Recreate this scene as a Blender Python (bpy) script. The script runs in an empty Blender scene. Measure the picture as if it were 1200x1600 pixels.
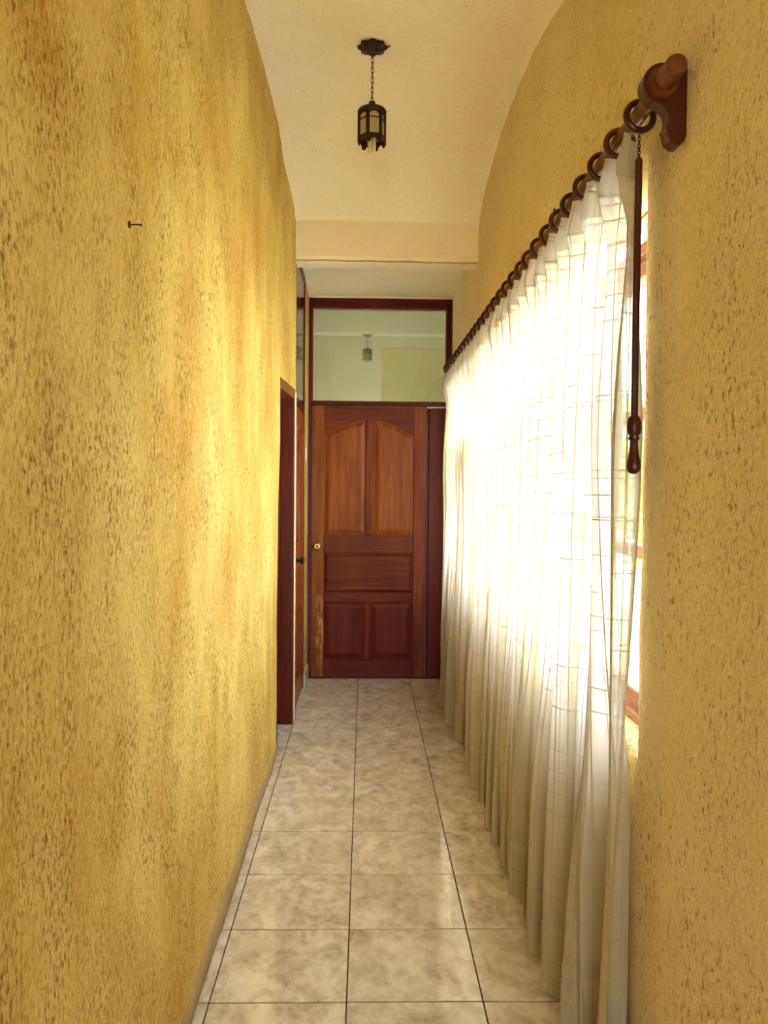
import bpy, bmesh, math, random
from mathutils import Vector, Matrix, noise
random.seed(7)
R = math.radians
S = bpy.context.scene
COL = S.collection

# ------------------------------------------------------------------ camera
CAM_H = 1.502
def cam_axes(p, y, r):
    cp, sp, cy, sy, cr, sr = math.cos(p), math.sin(p), math.cos(y), math.sin(y), math.cos(r), math.sin(r)
    fwd = Vector((sy*cp, cy*cp, sp)); right = Vector((cy, -sy, 0)); up = right.cross(fwd)
    return right*cr + up*sr, up*cr - right*sr, fwd
_r, _u, _f = cam_axes(-0.0298, 0.0233, 0.0087)
cd = bpy.data.cameras.new('camera')
cd.sensor_fit = 'VERTICAL'; cd.sensor_height = 36; cd.sensor_width = 27
cd.lens = 1297.7/1600*36; cd.clip_start = 0.02; cd.clip_end = 200
cam = bpy.data.objects.new('camera', cd); COL.objects.link(cam)
m = Matrix((( _r.x, _u.x, -_f.x, 0), (_r.y, _u.y, -_f.y, 0), (_r.z, _u.z, -_f.z, CAM_H), (0, 0, 0, 1)))
cam.matrix_world = m
S.camera = cam

# ------------------------------------------------------------------ world, light, exposure
W = bpy.data.worlds.new('sky'); S.world = W; W.use_nodes = True
bg = W.node_tree.nodes['Background']
bg.inputs[0].default_value = (0.93, 0.97, 1.0, 1); bg.inputs[1].default_value = 6.0
S.view_settings.view_transform = 'Standard'; S.view_settings.look = 'None'
S.view_settings.exposure = 1.52; S.view_settings.gamma = 1.0
S.view_settings.use_curve_mapping = False
sl = bpy.data.lights.new('sun', 'SUN'); sl.energy = 22.0; sl.angle = R(1.5); sl.color = (1.0, 0.96, 0.88)
so_ = bpy.data.objects.new('sun', sl); COL.objects.link(so_); so_.rotation_euler = (R(12), R(-28), 0); so_.location = (-4, 0, 12)
def portal(name, loc, rot, sx, sy):
    l = bpy.data.lights.new(name, 'AREA'); l.shape = 'RECTANGLE'; l.size = sx; l.size_y = sy
    l.cycles.is_portal = True
    o = bpy.data.objects.new(name, l); o.location = loc; o.rotation_euler = rot; COL.objects.link(o)
portal('added_door_portal', (0.1, -2.97, 1.06), (R(90), 0, 0), 0.98, 2.06)  # sky portal for the added rear door
portal('window_portal', (0.90, 4.0, 1.56), (0, R(90), 0), 1.52, 4.0)
portal('added_hall_portal', (1.88, 11.95, 2.0), (0, R(90), 0), 1.4, 0.7)  # sky portal for the window added in the hall
portal('added_side_portal', (-1.92, 8.6, 2.05), (0, R(-90), 0), 1.1, 1.0)  # sky portal for the window added at the hall side

# ------------------------------------------------------------------ materials
def new_mat(name):
    M = bpy.data.materials.new(name); M.use_nodes = True
    nt = M.node_tree; nt.nodes.clear()
    out = nt.nodes.new('ShaderNodeOutputMaterial')
    return M, nt, out
class NB:
    def __init__(s, nt): s.nt = nt
    def n(s, t, **kw):
        nd = s.nt.nodes.new('ShaderNode' + t)
        for k, v in kw.items(): setattr(nd, k, v)
        return nd
    def link(s, a, b): s.nt.links.new(a, b)
    def coord(s, scale=(1, 1, 1), kind='Object', rand=0.0, rot=(0, 0, 0)):
        tc = s.n('TexCoord'); src = tc.outputs[kind]
        if rand:
            oi = s.n('ObjectInfo'); mu = s.n('Math', operation='MULTIPLY'); mu.inputs[1].default_value = rand
            s.link(oi.outputs['Random'], mu.inputs[0])
            cx = s.n('CombineXYZ'); s.link(mu.outputs[0], cx.inputs[0]); s.link(mu.outputs[0], cx.inputs[1]); s.link(mu.outputs[0], cx.inputs[2])
            ad = s.n('VectorMath', operation='ADD'); s.link(src, ad.inputs[0]); s.link(cx.outputs[0], ad.inputs[1]); src = ad.outputs[0]
        mp = s.n('Mapping'); mp.inputs['Scale'].default_value = scale; mp.inputs['Rotation'].default_value = rot
        s.link(src, mp.inputs['Vector']); return mp.outputs[0]
    def noise(s, vec, scale, detail=4, rough=0.55, dist=0.0):
        nd = s.n('TexNoise'); nd.inputs['Scale'].default_value = scale; nd.inputs['Detail'].default_value = detail
        nd.inputs['Roughness'].default_value = rough; nd.inputs['Distortion'].default_value = dist
        s.link(vec, nd.inputs['Vector']); return nd.outputs['Fac']
    def ramp(s, fac, stops):
        nd = s.n('ValToRGB'); el = nd.color_ramp.elements
        while len(el) < len(stops): el.new(0.5)
        for e, (p, c) in zip(el, stops):
            e.position = p; e.color = (c[0], c[1], c[2], 1) if not isinstance(c, (int, float)) else (c, c, c, 1)
        s.link(fac, nd.inputs[0]); return nd.outputs[0]
    def mix(s, fac, a, b, mode='MIX'):
        nd = s.n('Mix', data_type='RGBA', blend_type=mode)
        if isinstance(fac, (int, float)): nd.inputs[0].default_value = fac
        else: s.link(fac, nd.inputs[0])
        for v, i in ((a, 6), (b, 7)):
            if isinstance(v, tuple): nd.inputs[i].default_value = (*v[:3], 1)
            else: s.link(v, nd.inputs[i])
        return nd.outputs[2]
    def math(s, op, a, b=0.0, clamp=False):
        nd = s.n('Math', operation=op, use_clamp=clamp)
        for v, i in ((a, 0), (b, 1)):
            if isinstance(v, (int, float)): nd.inputs[i].default_value = v
            else: s.link(v, nd.inputs[i])
        return nd.outputs[0]
    def bump(s, h, strength=0.3, dist=0.01, normal=None):
        nd = s.n('Bump'); nd.inputs['Strength'].default_value = strength; nd.inputs['Distance'].default_value = dist
        s.link(h, nd.inputs['Height'])
        if normal is not None: s.link(normal, nd.inputs['Normal'])
        return nd.outputs[0]
    def bsdf(s, col, rough=0.5, normal=None, out=None, spec=0.5, metal=0.0, coat=0.0):
        nd = s.n('BsdfPrincipled')
        if isinstance(col, tuple): nd.inputs['Base Color'].default_value = (*col[:3], 1)
        else: s.link(col, nd.inputs['Base Color'])
        if isinstance(rough, (int, float)): nd.inputs['Roughness'].default_value = rough
        else: s.link(rough, nd.inputs['Roughness'])
        nd.inputs['Metallic'].default_value = metal
        nd.inputs['Specular IOR Level'].default_value = spec
        nd.inputs['Coat Weight'].default_value = coat; nd.inputs['Coat Roughness'].default_value = 0.15
        if normal is not None: s.link(normal, nd.inputs['Normal'])
        if out is not None: s.link(nd.outputs[0], out.inputs['Surface'])
        return nd.outputs[0]
def srgb(r, g, b):
    f = lambda c: (c/255/12.92) if c/255 <= 0.04045 else ((c/255+0.055)/1.055)**2.4
    return (f(r), f(g), f(b))

def plaster(name, base, light, pit, pitlo=0.60, pithi=0.70, streak=(1, 1, 0.35), bump=0.5, scale=1.0, mottle=1.0, rough=0.8, spec=0.2, grain=0.25):
    M, nt, out = new_mat(name); b = NB(nt)
    v = b.coord(streak)
    big = b.noise(b.coord((1, 1, 0.7)), 1.6*scale, 3, 0.6)
    med = b.noise(v, 42*scale, 5, 0.62)
    fine = b.noise(v, 150*scale, 3, 0.6)
    pits = b.noise(v, 85*scale, 3, 0.6, 0.3)
    col = b.mix(b.ramp(big, [(0.3, 0.0), (0.72, 1.0*mottle)]), base, light)
    col = b.mix(b.ramp(med, [(0.42, 0.0), (0.75, 0.6)]), col, light)
    grit = b.ramp(b.noise(v, 120*scale, 2, 0.7), [(0.52, 0.0), (0.74, 0.5)])
    col = b.mix(b.math('MULTIPLY', grit, grain), col, pit)
    mask = b.ramp(pits, [(pitlo, 0.0), (pithi, 1.0)])
    zone = b.ramp(b.noise(v, 5*scale, 3, 0.6), [(0.35, 0.15), (0.65, 1.0)])
    mk = b.math('MULTIPLY', mask, zone)
    col = b.mix(mk, col, pit)
    hgt = b.math('ADD', b.math('MULTIPLY', med, 0.9), b.math('MULTIPLY', fine, 0.45))
    hgt = b.math('SUBTRACT', hgt, b.math('MULTIPLY', mk, 0.6))
    b.bsdf(col, rough, b.bump(hgt, bump, 0.012), out, spec=spec)
    return M
M_WALL_L = plaster('gold_plaster', srgb(206, 158, 56), srgb(250, 226, 134), srgb(156, 90, 20), 0.51, 0.68, (1, 1, 0.55), 0.9, 1.3, rough=0.75, spec=0.25, grain=1.0)
M_WALL_R = plaster('ochre_plaster', srgb(234, 208, 150), srgb(247, 228, 178), srgb(178, 134, 68), 0.58, 0.74, (1, 1, 0.7), 1.3, 0.85, rough=0.75, spec=0.25, grain=0.6)
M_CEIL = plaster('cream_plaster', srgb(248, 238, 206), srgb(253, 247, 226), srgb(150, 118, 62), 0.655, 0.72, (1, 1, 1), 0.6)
M_BEAM = plaster('beam_plaster', srgb(242, 224, 180), srgb(248, 234, 200), srgb(160, 122, 70), 0.70, 0.76, (1, 1, 1), 0.4)
M_HALL = plaster('pale_plaster', srgb(228, 226, 208), srgb(238, 236, 222), srgb(160, 150, 110), 0.75, 0.8, (1, 1, 1), 0.3)
M_HALLDARK = plaster('olive_plaster', srgb(206, 196, 150), srgb(214, 204, 160), srgb(180, 170, 130), 0.75, 0.8, (1, 1, 1), 0.3)

def wood(name, dark, mid, light, grain='z', rough=0.45, wear=None, coat=0.0, spec=0.22):
    M, nt, out = new_mat(name); b = NB(nt)
    sc = {'z': (1, 1, 0.07), 'x': (0.07, 1, 1), 'y': (1, 0.07, 1)}[grain]
    v = b.coord(sc, rand=13.0)
    g1 = b.noise(v, 26, 6, 0.62, 0.8)
    g2 = b.noise(v, 130, 3, 0.6)
    big = b.noise(b.coord((1, 1, 0.5), rand=5.0), 3.5, 3, 0.5)
    f = b.math('ADD', b.math('MULTIPLY', g1, 0.65), b.math('MULTIPLY', big, 0.35))
    col = b.ramp(f, [(0.30, dark), (0.50, mid), (0.70, light)])
    col = b.mix(b.ramp(g2, [(0.45, 0.0), (0.75, 0.35)]), col, dark)
    ro = rough
    if wear:
        (x0, x1, z0, z1), wc = wear
        tc = b.n('TexCoord'); sp = b.n('SeparateXYZ'); b.link(tc.outputs['Object'], sp.inputs[0])
        def band(o, a, c, soft):
            r1 = b.n('MapRange'); r1.inputs[1].default_value = a-soft; r1.inputs[2].default_value = a+soft; b.link(o, r1.inputs[0])
            r2 = b.n('MapRange'); r2.inputs[1].default_value = c-soft; r2.inputs[2].default_value = c+soft; r2.inputs[3].default_value = 1; r2.inputs[4].default_value = 0; b.link(o, r2.inputs[0])
            return b.math('MULTIPLY', r1.outputs[0], r2.outputs[0])
        mk = b.math('MULTIPLY', band(sp.outputs[0], x0, x1, 0.02), band(sp.outputs[2], z0, z1, 0.09))
        nz = b.ramp(b.noise(b.coord((1, 1, 0.22)), 38, 4, 0.7), [(0.45, 0.0), (0.58, 1.0)])
        mk = b.math('MULTIPLY', mk, nz)
        col = b.mix(mk, col, wc)
    b.bsdf(col, ro, b.bump(b.math('ADD', g1, g2), 0.08, 0.004), out, spec=spec, coat=coat)
    return M
DK, MD, LT = srgb(74, 20, 5), srgb(116, 50, 12), srgb(148, 78, 24)
M_WOOD = wood('varnished_wood', DK, MD, LT, 'z')
M_WOOD_H = wood('varnished_wood_cross', srgb(70, 18, 5), srgb(100, 36, 9), srgb(126, 58, 17), 'x')
M_WOOD_PANEL = wood('varnished_panel', srgb(100, 42, 9), srgb(130, 66, 18), srgb(156, 90, 32), 'z')
M_WOOD_LOW = wood('varnished_low_panel', srgb(70, 15, 5), srgb(96, 30, 8), srgb(114, 44, 12), 'z')
M_WOOD_WORN = wood('worn_stile_wood', srgb(92, 34, 8), srgb(130, 66, 18), srgb(156, 90, 30), 'z', 0.4, ((0.045, 0.125, 0.16, 0.62), srgb(188, 136, 78)))
M_FRAME = wood('dark_frame_wood', srgb(56, 6, 3), srgb(78, 12, 6), srgb(100, 24, 10), 'z', 0.35)
M_FRAME_H = wood('dark_frame_wood_cross', srgb(56, 6, 3), srgb(76, 12, 6), srgb(96, 22, 10), 'x', 0.35)
M_FRAME_Y = wood('lintel_wood', srgb(96, 40, 14), srgb(128, 66, 28), srgb(150, 88, 44), 'y', 0.35)
M_SIDE = wood('side_door_wood', srgb(96, 34, 12), srgb(140, 66, 26), srgb(170, 96, 46), 'z', 0.35)
M_ROD = wood('rod_wood', srgb(60, 18, 5), srgb(96, 44, 14), srgb(134, 76, 30), 'y', 0.32, spec=0.4)
M_RING = wood('ring_wood', srgb(44, 9, 5), srgb(66, 18, 8), srgb(92, 34, 13), 'z', 0.32, spec=0.4)
M_WAND = wood('wand_wood', srgb(40, 8, 3), srgb(58, 14, 6), srgb(78, 27, 10), 'z', 0.3, spec=0.4)
M_SASH = wood('sash_wood', srgb(136, 92, 76), srgb(156, 110, 94), srgb(174, 128, 110), 'y', 0.4)  # lightened tone takes in flare from the bright window

def tile_mat():
    M, nt, out = new_mat('marbled_tile'); b = NB(nt)
    v = b.coord((1, 1, 1), rand=31.0)
    vs = b.coord((1.15, 0.8, 1), rand=31.0, rot=(0, 0, 0.5))
    a = b.noise(vs, 9, 6, 0.62, 0.6); c = b.noise(vs, 24, 5, 0.65, 0.4); d = b.noise(v, 3.2, 3, 0.5)
    f = b.math('ADD', b.math('MULTIPLY', a, 0.6), b.math('MULTIPLY', c, 0.4))
    col = b.ramp(f, [(0.35, srgb(178, 164, 145)), (0.45, srgb(211, 201, 184)), (0.55, srgb(236, 229, 215)), (0.66, srgb(249, 245, 236))])
    col = b.mix(b.ramp(d, [(0.4, 0.0), (0.7, 0.4)]), col, srgb(204, 192, 176))
    ve = b.n('TexVoronoi', feature='DISTANCE_TO_EDGE'); ve.inputs['Scale'].default_value = 7
    wv = b.n('TexNoise'); wv.inputs['Scale'].default_value = 6; wv.inputs['Detail'].default_value = 4
    b.link(v, wv.inputs['Vector'])
    ad = b.n('VectorMath', operation='MULTIPLY_ADD'); b.link(wv.outputs['Color'], ad.inputs[0]); ad.inputs[1].default_value = (0.35, 0.35, 0.35); b.link(v, ad.inputs[2])
    b.link(ad.outputs[0], ve.inputs['Vector'])
    vein = b.ramp(ve.outputs['Distance'], [(0.0, 1.0), (0.022, 0.0)])
    vm = b.math('MULTIPLY', vein, b.ramp(b.noise(v, 5, 2), [(0.52, 0.0), (0.66, 0.45)]))
    col = b.mix(vm, col, srgb(246, 238, 220))
    ro = b.ramp(c, [(0.3, 0.05), (0.7, 0.10)])
    b.bsdf(col, ro, b.bump(b.math('ADD', a, b.math('MULTIPLY', b.noise(v, 3, 2), 1.2)), 0.04, 0.01), out, spec=1.0)
    return M
M_TILE = tile_mat()
def plain(name, col, rough=0.6, metal=0.0, spec=0.4, bumpscale=None, bs=0.2):
    M, nt, out = new_mat(name); b = NB(nt)
    v = b.coord(); n1 = b.noise(v, bumpscale or 30, 4)
    c = b.mix(b.ramp(n1, [(0.3, 0.0), (0.7, 1.0)]), tuple(x*0.86 for x in col), tuple(min(1, x*1.1) for x in col))
    b.bsdf(c, rough, b.bump(n1, bs, 0.004), out, spec=spec, metal=metal)
    return M
M_GROUT = plain('dark_grout', srgb(62, 46, 34), 0.9)
M_SKIRT = plain('cement_skirting', srgb(176, 150, 104), 0.8, bumpscale=14)
M_SKIRT_TILE = plain('skirting_tile', srgb(200, 190, 166), 0.4, bumpscale=12)
M_WHITE = plain('whitewash', srgb(240, 230, 200), 0.8, bumpscale=18)
M_IRON = plain('dark_iron', srgb(44, 18, 10), 0.45, metal=0.3, spec=0.5, bumpscale=60)
M_PALE_IRON = plain('pale_lantern_iron', srgb(150, 152, 130), 0.6, bumpscale=60)  # faint look behind the glass put into the lantern's colour
M_BRASS = plain('brass', srgb(196, 164, 110), 0.22, metal=1.0, bumpscale=40, bs=0.03)
M_STEEL = plain('steel', srgb(180, 170, 160), 0.3, metal=1.0, bumpscale=40, bs=0.03)
M_RUST = plain('rusty_nail', srgb(96, 48, 16), 0.7, metal=0.4)
M_BULB = plain('bulb_white', srgb(236, 224, 184), 0.35, bumpscale=30, bs=0.02)
M_GROUND = plain('garden_ground', srgb(206, 200, 176), 0.95, bumpscale=2)
M_BARK = plain('bark', srgb(110, 86, 62), 0.9, bumpscale=12, bs=0.6)
M_DARKGAP = plain('shadow_gap', srgb(40, 22, 12), 0.9)
def leaf_mat(name, c1, c2):
    M, nt, out = new_mat(name); b = NB(nt)
    f = b.noise(b.coord(), 2.0, 4)
    c = b.ramp(f, [(0.35, c1), (0.65, c2)])
    d = b.n('BsdfDiffuse'); t = b.n('BsdfTranslucent'); b.link(c, d.inputs[0]); b.link(c, t.inputs[0])
    mx = b.n('MixShader'); mx.inputs[0].default_value = 0.45; b.link(d.outputs[0], mx.inputs[1]); b.link(t.outputs[0], mx.inputs[2])
    b.link(mx.outputs[0], out.inputs['Surface']); return M
M_LEAF = leaf_mat('yellow_green_leaves', srgb(150, 170, 60), srgb(226, 214, 90))
M_LEAF2 = leaf_mat('grey_green_leaves', srgb(120, 160, 110), srgb(170, 196, 150))
def glass_mat(name, tint, refl=0.08, rough=0.02):
    M, nt, out = new_mat(name); b = NB(nt)
    t = b.n('BsdfTransparent'); t.inputs[0].default_value = (*tint, 1)
    g = b.n('BsdfGlossy'); g.inputs['Roughness'].default_value = rough
    lw = b.n('LayerWeight'); lw.inputs[0].default_value = 0.5
    fz = b.math('MULTIPLY', b.math('POWER', lw.outputs['Facing'], 5.0), 0.8)
    wob = b.noise(b.coord(), 3.0, 2); b.link(b.bump(wob, 0.02, 0.02), g.inputs['Normal'])
    mx = b.n('MixShader'); b.link(b.math('ADD', fz, refl, True), mx.inputs[0])
    b.link(t.outputs[0], mx.inputs[1]); b.link(g.outputs[0], mx.inputs[2]); b.link(mx.outputs[0], out.inputs['Surface'])
    return M
M_GLASS = glass_mat('window_glass', (0.97, 0.98, 0.98), 0.05)
M_GLASS_T = glass_mat('transom_glass', (0.93, 0.955, 0.90), 0.06)
def frosted():
    M, nt, out = new_mat('frosted_lamp_glass'); b = NB(nt)
    c = b.mix(b.noise(b.coord(), 40, 3), srgb(196, 182, 136), srgb(220, 208, 168))
    d = b.n('BsdfDiffuse'); t = b.n('BsdfTranslucent'); b.link(c, d.inputs[0]); b.link(c, t.inputs[0])
    mx = b.n('MixShader'); mx.inputs[0].default_value = 0.5; b.link(d.outputs[0], mx.inputs[1]); b.link(t.outputs[0], mx.inputs[2])
    b.link(mx.outputs[0], out.inputs['Surface']); return M
M_FROST = frosted()
def fabric(name, clear):
    M, nt, out = new_mat(name); b = NB(nt)
    tc = b.n('TexCoord'); sp = b.n('SeparateXYZ'); b.link(tc.outputs['UV'], sp.inputs[0])
    def lines(o, period, width, off=0.0):
        f = b.math('FRACT', b.math('DIVIDE', b.math('ADD', o, off), period))
        return b.math('LESS_THAN', f, width/period)
    vn = b.noise(tc.outputs['UV'], 2.5, 2)
    uu = b.math('ADD', sp.outputs[0], b.math('MULTIPLY', vn, 0.004))
    vv = b.math('ADD', sp.outputs[1], b.math('MULTIPLY', vn, 0.006))
    L = b.math('MAXIMUM', lines(uu, 0.034, 0.0030), b.math('MULTIPLY', lines(uu, 0.051, 0.0016, 0.011), 0.7))
    H = b.math('MAXIMUM', lines(vv, 0.062, 0.0028), lines(vv, 0.097, 0.0018, 0.021))
    H = b.math('MAXIMUM', H, b.math('MULTIPLY', lines(vv, 0.041, 0.0014, 0.008), 0.7))
    brk = b.n('TexNoise'); brk.inputs['Scale'].default_value = 1.0; mp = b.n('Mapping'); mp.inputs['Scale'].default_value = (3, 22, 1)
    b.link(tc.outputs['UV'], mp.inputs[0]); b.link(mp.outputs[0], brk.inputs['Vector'])
    H = b.math('MULTIPLY', H, b.ramp(brk.outputs['Fac'], [(0.44, 0.0), (0.52, 1.0)]))
    thr = b.math('MAXIMUM', L, H)
    weave = b.noise(tc.outputs['UV'], 260, 2)
    col = b.mix(thr, srgb(176, 176, 175), srgb(86, 82, 76))
    cold = b.mix(thr, srgb(243, 228, 190), srgb(216, 196, 156))  # diffuse tone warmed to hold the gold cast of the surroundings
    d = b.n('BsdfDiffuse'); t = b.n('BsdfTranslucent'); p = b.n('BsdfTransparent')
    b.link(cold, d.inputs[0]); b.link(col, t.inputs[0])
    m1 = b.n('MixShader'); b.link(b.math('SUBTRACT', 0.58, b.math('MULTIPLY', thr, 0.2)), m1.inputs[0])
    b.link(d.outputs[0], m1.inputs[1]); b.link(t.outputs[0], m1.inputs[2])
    m2 = b.n('MixShader')
    lw = b.n('LayerWeight'); lw.inputs[0].default_value = 0.5      # the weave closes up when seen aslant
    op = b.math('POWER', b.math('SUBTRACT', 1.0, lw.outputs['Facing']), 2.5)
    cl = b.math('MULTIPLY', b.math('SUBTRACT', 1.0, b.math('MULTIPLY', thr, 0.8)), b.math('ADD', clear-0.05, b.math('MULTIPLY', weave, 0.1)))
    cl = b.math('MULTIPLY', cl, op)
    b.link(cl, m2.inputs[0]); b.link(m1.outputs[0], m2.inputs[1]); b.link(p.outputs[0], m2.inputs[2])
    b.link(m2.outputs[0], out.inputs['Surface']); return M
M_FABRIC = fabric('sheer_fabric', 0.45)
M_FABRIC2 = fabric('doubled_fabric', 0.25)

# ------------------------------------------------------------------ mesh helpers
def setp(o, label=None, cat=None, group=None, kind=None):
    if label: o['label'] = label
    if cat: o['category'] = cat
    if group: o['group'] = group
    if kind: o['kind'] = kind
    return o
def wloc(p):
    v = Vector((0, 0, 0))
    while p is not None: v += p.location; p = p.parent
    return v
def empty(name, loc, label=None, cat=None, group=None, kind=None, parent=None):
    o = bpy.data.objects.new(name, None); o.empty_display_size = 0.05; COL.objects.link(o)
    o.parent = parent
    o.location = Vector(loc) - wloc(parent)
    return setp(o, label, cat, group, kind)
def obj(name, bm, mat, parent=None, smooth=False, origin=None, recalc=True):
    """bm is in world coordinates; the object gets its origin at `origin` (or the parent's)."""
    if recalc: bmesh.ops.recalc_face_normals(bm, faces=bm.faces)
    org = Vector(origin) if origin is not None else wloc(parent)
    bmesh.ops.translate(bm, verts=bm.verts, vec=-org)
    me = bpy.data.meshes.new(name); bm.to_mesh(me); bm.free()
    if smooth:
        for p in me.polygons: p.use_smooth = True
    me.materials.append(mat)
    o = bpy.data.objects.new(name, me); COL.objects.link(o)
    o.parent = parent; o.location = org - wloc(parent)
    return o
def BM(): return bmesh.new()
def box(bm, x0, x1, y0, y1, z0, z1, bev=0.0, seg=1):
    vs = [bm.verts.new((x, y, z)) for x in (x0, x1) for y in (y0, y1) for z in (z0, z1)]
    fs = [bm.faces.new([vs[i] for i in q]) for q in ((0, 1, 3, 2), (4, 6, 7, 5), (0, 4, 5, 1), (2, 3, 7, 6), (0, 2, 6, 4), (1, 5, 7, 3))]
    if bev:
        es = list({e for f in fs for e in f.edges})
        bmesh.ops.bevel(bm, geom=es, offset=bev, segments=seg, affect='EDGES', profile=0.5)
    return bm
def lathe(bm, prof, c, axis='z', n=24, ax=None):
    """prof: (radius, along). axis z or y or custom matrix."""
    rings = []
    for r, t in prof:
        row = []
        for i in range(n):
            a = 2*math.pi*i/n
            if axis == 'z': p = (c[0]+r*math.cos(a), c[1]+r*math.sin(a), c[2]+t)
            elif axis == 'y': p = (c[0]+r*math.cos(a), c[1]+t, c[2]+r*math.sin(a))
            else: p = (c[0]+t, c[1]+r*math.cos(a), c[2]+r*math.sin(a))
            row.append(bm.verts.new(p))
        rings.append(row)
    for A, B in zip(rings, rings[1:]):
        for i in range(n): bm.faces.new((A[i], A[(i+1) % n], B[(i+1) % n], B[i]))
    bm.faces.new(rings[0]); bm.faces.new(rings[-1])
    return bm
def tube(bm, pts, r, n=8, closed=False):
    pts = [Vector(p) for p in pts]; N = len(pts); rows = []
    prev = None
    for i, p in enumerate(pts):
        if closed: t = pts[(i+1) % N] - pts[i-1]
        else: t = pts[min(i+1, N-1)] - pts[max(i-1, 0)]
        t.normalize()
        if prev is None:
            u = t.orthogonal().normalized()
        else:
            u = (prev - t*prev.dot(t)).normalized()
        prev = u; w = t.cross(u)
        rr = r[i] if isinstance(r, (list, tuple)) else r
        rows.append([bm.verts.new(p + u*rr*math.cos(2*math.pi*k/n) + w*rr*math.sin(2*math.pi*k/n)) for k in range(n)])
    for i in range(N if closed else N-1):
        A, B = rows[i], rows[(i+1) % N]
        for k in range(n): bm.faces.new((A[k], A[(k+1) % n], B[(k+1) % n], B[k]))
    if not closed: bm.faces.new(rows[0]); bm.faces.new(rows[-1])
    return bm
def prism(bm, poly, T, d0, d1, bev=0.0):
    """extrude 2-D polygon poly [(u,v)] between depths d0 and d1 through T(u,v,d)."""
    A = [bm.verts.new(T(u, v, d0)) for u, v in poly]; B = [bm.verts.new(T(u, v, d1)) for u, v in poly]
    n = len(poly)
    f1 = bm.faces.new(A); f2 = bm.faces.new(B)
    for i in range(n): bm.faces.new((A[i], A[(i+1) % n], B[(i+1) % n], B[i]))
    if bev:
        bmesh.ops.recalc_face_normals(bm, faces=bm.faces)
        bmesh.ops.bevel(bm, geom=list(f2.edges), offset=bev, segments=1, affect='EDGES')
    return bm
def frange(a, b, step, extra=()):
    n = max(1, int(round((b-a)/step))); L = [a+(b-a)*i/n for i in range(n+1)] + list(extra)
    L = sorted(L); out = [L[0]]
    for x in L[1:]:
        if x - out[-1] > step*0.30 or x in extra:
            if x in extra and x - out[-1] <= step*0.30 and out[-1] not in extra: out[-1] = x
            else: out.append(x)
    return out
def smooth(a, b, x):
    t = max(0.0, min(1.0, (x-a)/(b-a))); return t*t*(3-2*t)
def nz(x, y, z, s): return noise.noise(Vector((x*s, y*s, z*s)))

# ------------------------------------------------------------------ measurements of the place
D = 6.47                                  # face of the end door wall
OPEN = (4.66, 5.27, 2.115)                # closet opening in the left wall: y0, y1, top
SIDE = (5.33, 6.125, 3.02)                # side door opening
WIN = (2.02, 6.0, 0.83, 2.29)             # window opening: y0, y1, sill, lintel
def xl(y, z):
    a = -0.480 - 0.008*smooth(2.0, 4.7, y)
    b = -0.445
    base = a + (b-a)*smooth(4.75, 5.2, y)
    up = -0.478 + 0.034*smooth(4.75, 5.2, y)
    x = base + (up-base)*smooth(0.6, 2.2, z)
    x += 0.006*nz(0.3, y, z, 1.7) + 0.0025*nz(2.3, y, z*0.6, 9)
    if y > 5.2: x = x*0.25 + (-0.443)*0.75
    return x
def xr(y, z):
    x = 0.680 + 0.022*smooth(2.0, 2.5, y) - 0.03*smooth(5.5, 6.4, y)
    x += 0.035*(1-smooth(0.7, 1.1, z))*smooth(2.0, 2.3, y)
    x += 0.006*nz(7.3, y, z, 1.5) + 0.003*nz(4.3, y, z, 8)
    return x
def ceil_z(y):
    pts = [(-3, 2.95), (1.5, 3.02), (2.4, 3.20), (3.1, 3.335), (3.4, 3.385), (3.75, 3.42), (4.3, 3.44), (4.6, 3.42), (5.0, 3.30), (5.25, 3.155), (5.45, 3.13), (5.9, 3.04), (6.47, 2.975), (7.0, 2.96)]
    for (a, za), (b, zb) in zip(pts, pts[1:]):
        if a <= y <= b:
            t = (y-a)/(b-a); return za+(zb-za)*t
    return pts[-1][1]
def ceil_s(y): return sum(ceil_z(y+d) for d in (-0.2, -0.1, 0, 0.1, 0.2))/5 if y < 5.1 else ceil_z(y)

# ------------------------------------------------------------------ floor and its tiles
bm = BM(); box(bm, -0.95, 1.0, -2.95, D+0.05, -0.08, -0.004)
floor = setp(obj('floor', bm, M_GROUT), 'pale marbled ceramic tile floor of the corridor with dark joints', kind='structure')
G, GY = 0.0019, 0.0029
def tile_mesh(w, d):
    bm = BM(); box(bm, -w/2, w/2, -d/2, d/2, -0.010, 0.0, 0.0012)
    bmesh.ops.recalc_face_normals(bm, faces=bm.faces)
    me = bpy.data.meshes.new('tile'); bm.to_mesh(me); bm.free(); me.materials.append(M_TILE); return me
cache = {}; crack_tile = None
cols = [(-0.8414, -0.4414), (-0.4414, -0.0414), (-0.0414, 0.3586), (0.3586, 0.7586)]
rows = [2.381+0.4*i for i in range(-14, 11)]
for (x0, x1) in cols:
    for r0 in rows:
        y0, y1 = r0, min(r0+0.4, D+0.01)
        if y1-y0 < 0.02: continue
        w, d = round(x1-x0-2*G, 4), round(y1-y0-2*GY, 4)
        if (w, d) not in cache: cache[(w, d)] = tile_mesh(w, d)
        o = bpy.data.objects.new('tile', cache[(w, d)]); COL.objects.link(o); o.parent = floor
        o.location = ((x0+x1)/2, (y0+y1)/2, random.uniform(-0.0004, 0.0004))
        if abs(x0+0.4414) < 1e-4 and abs(r0-2.781) < 1e-3: crack_tile = o
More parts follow.
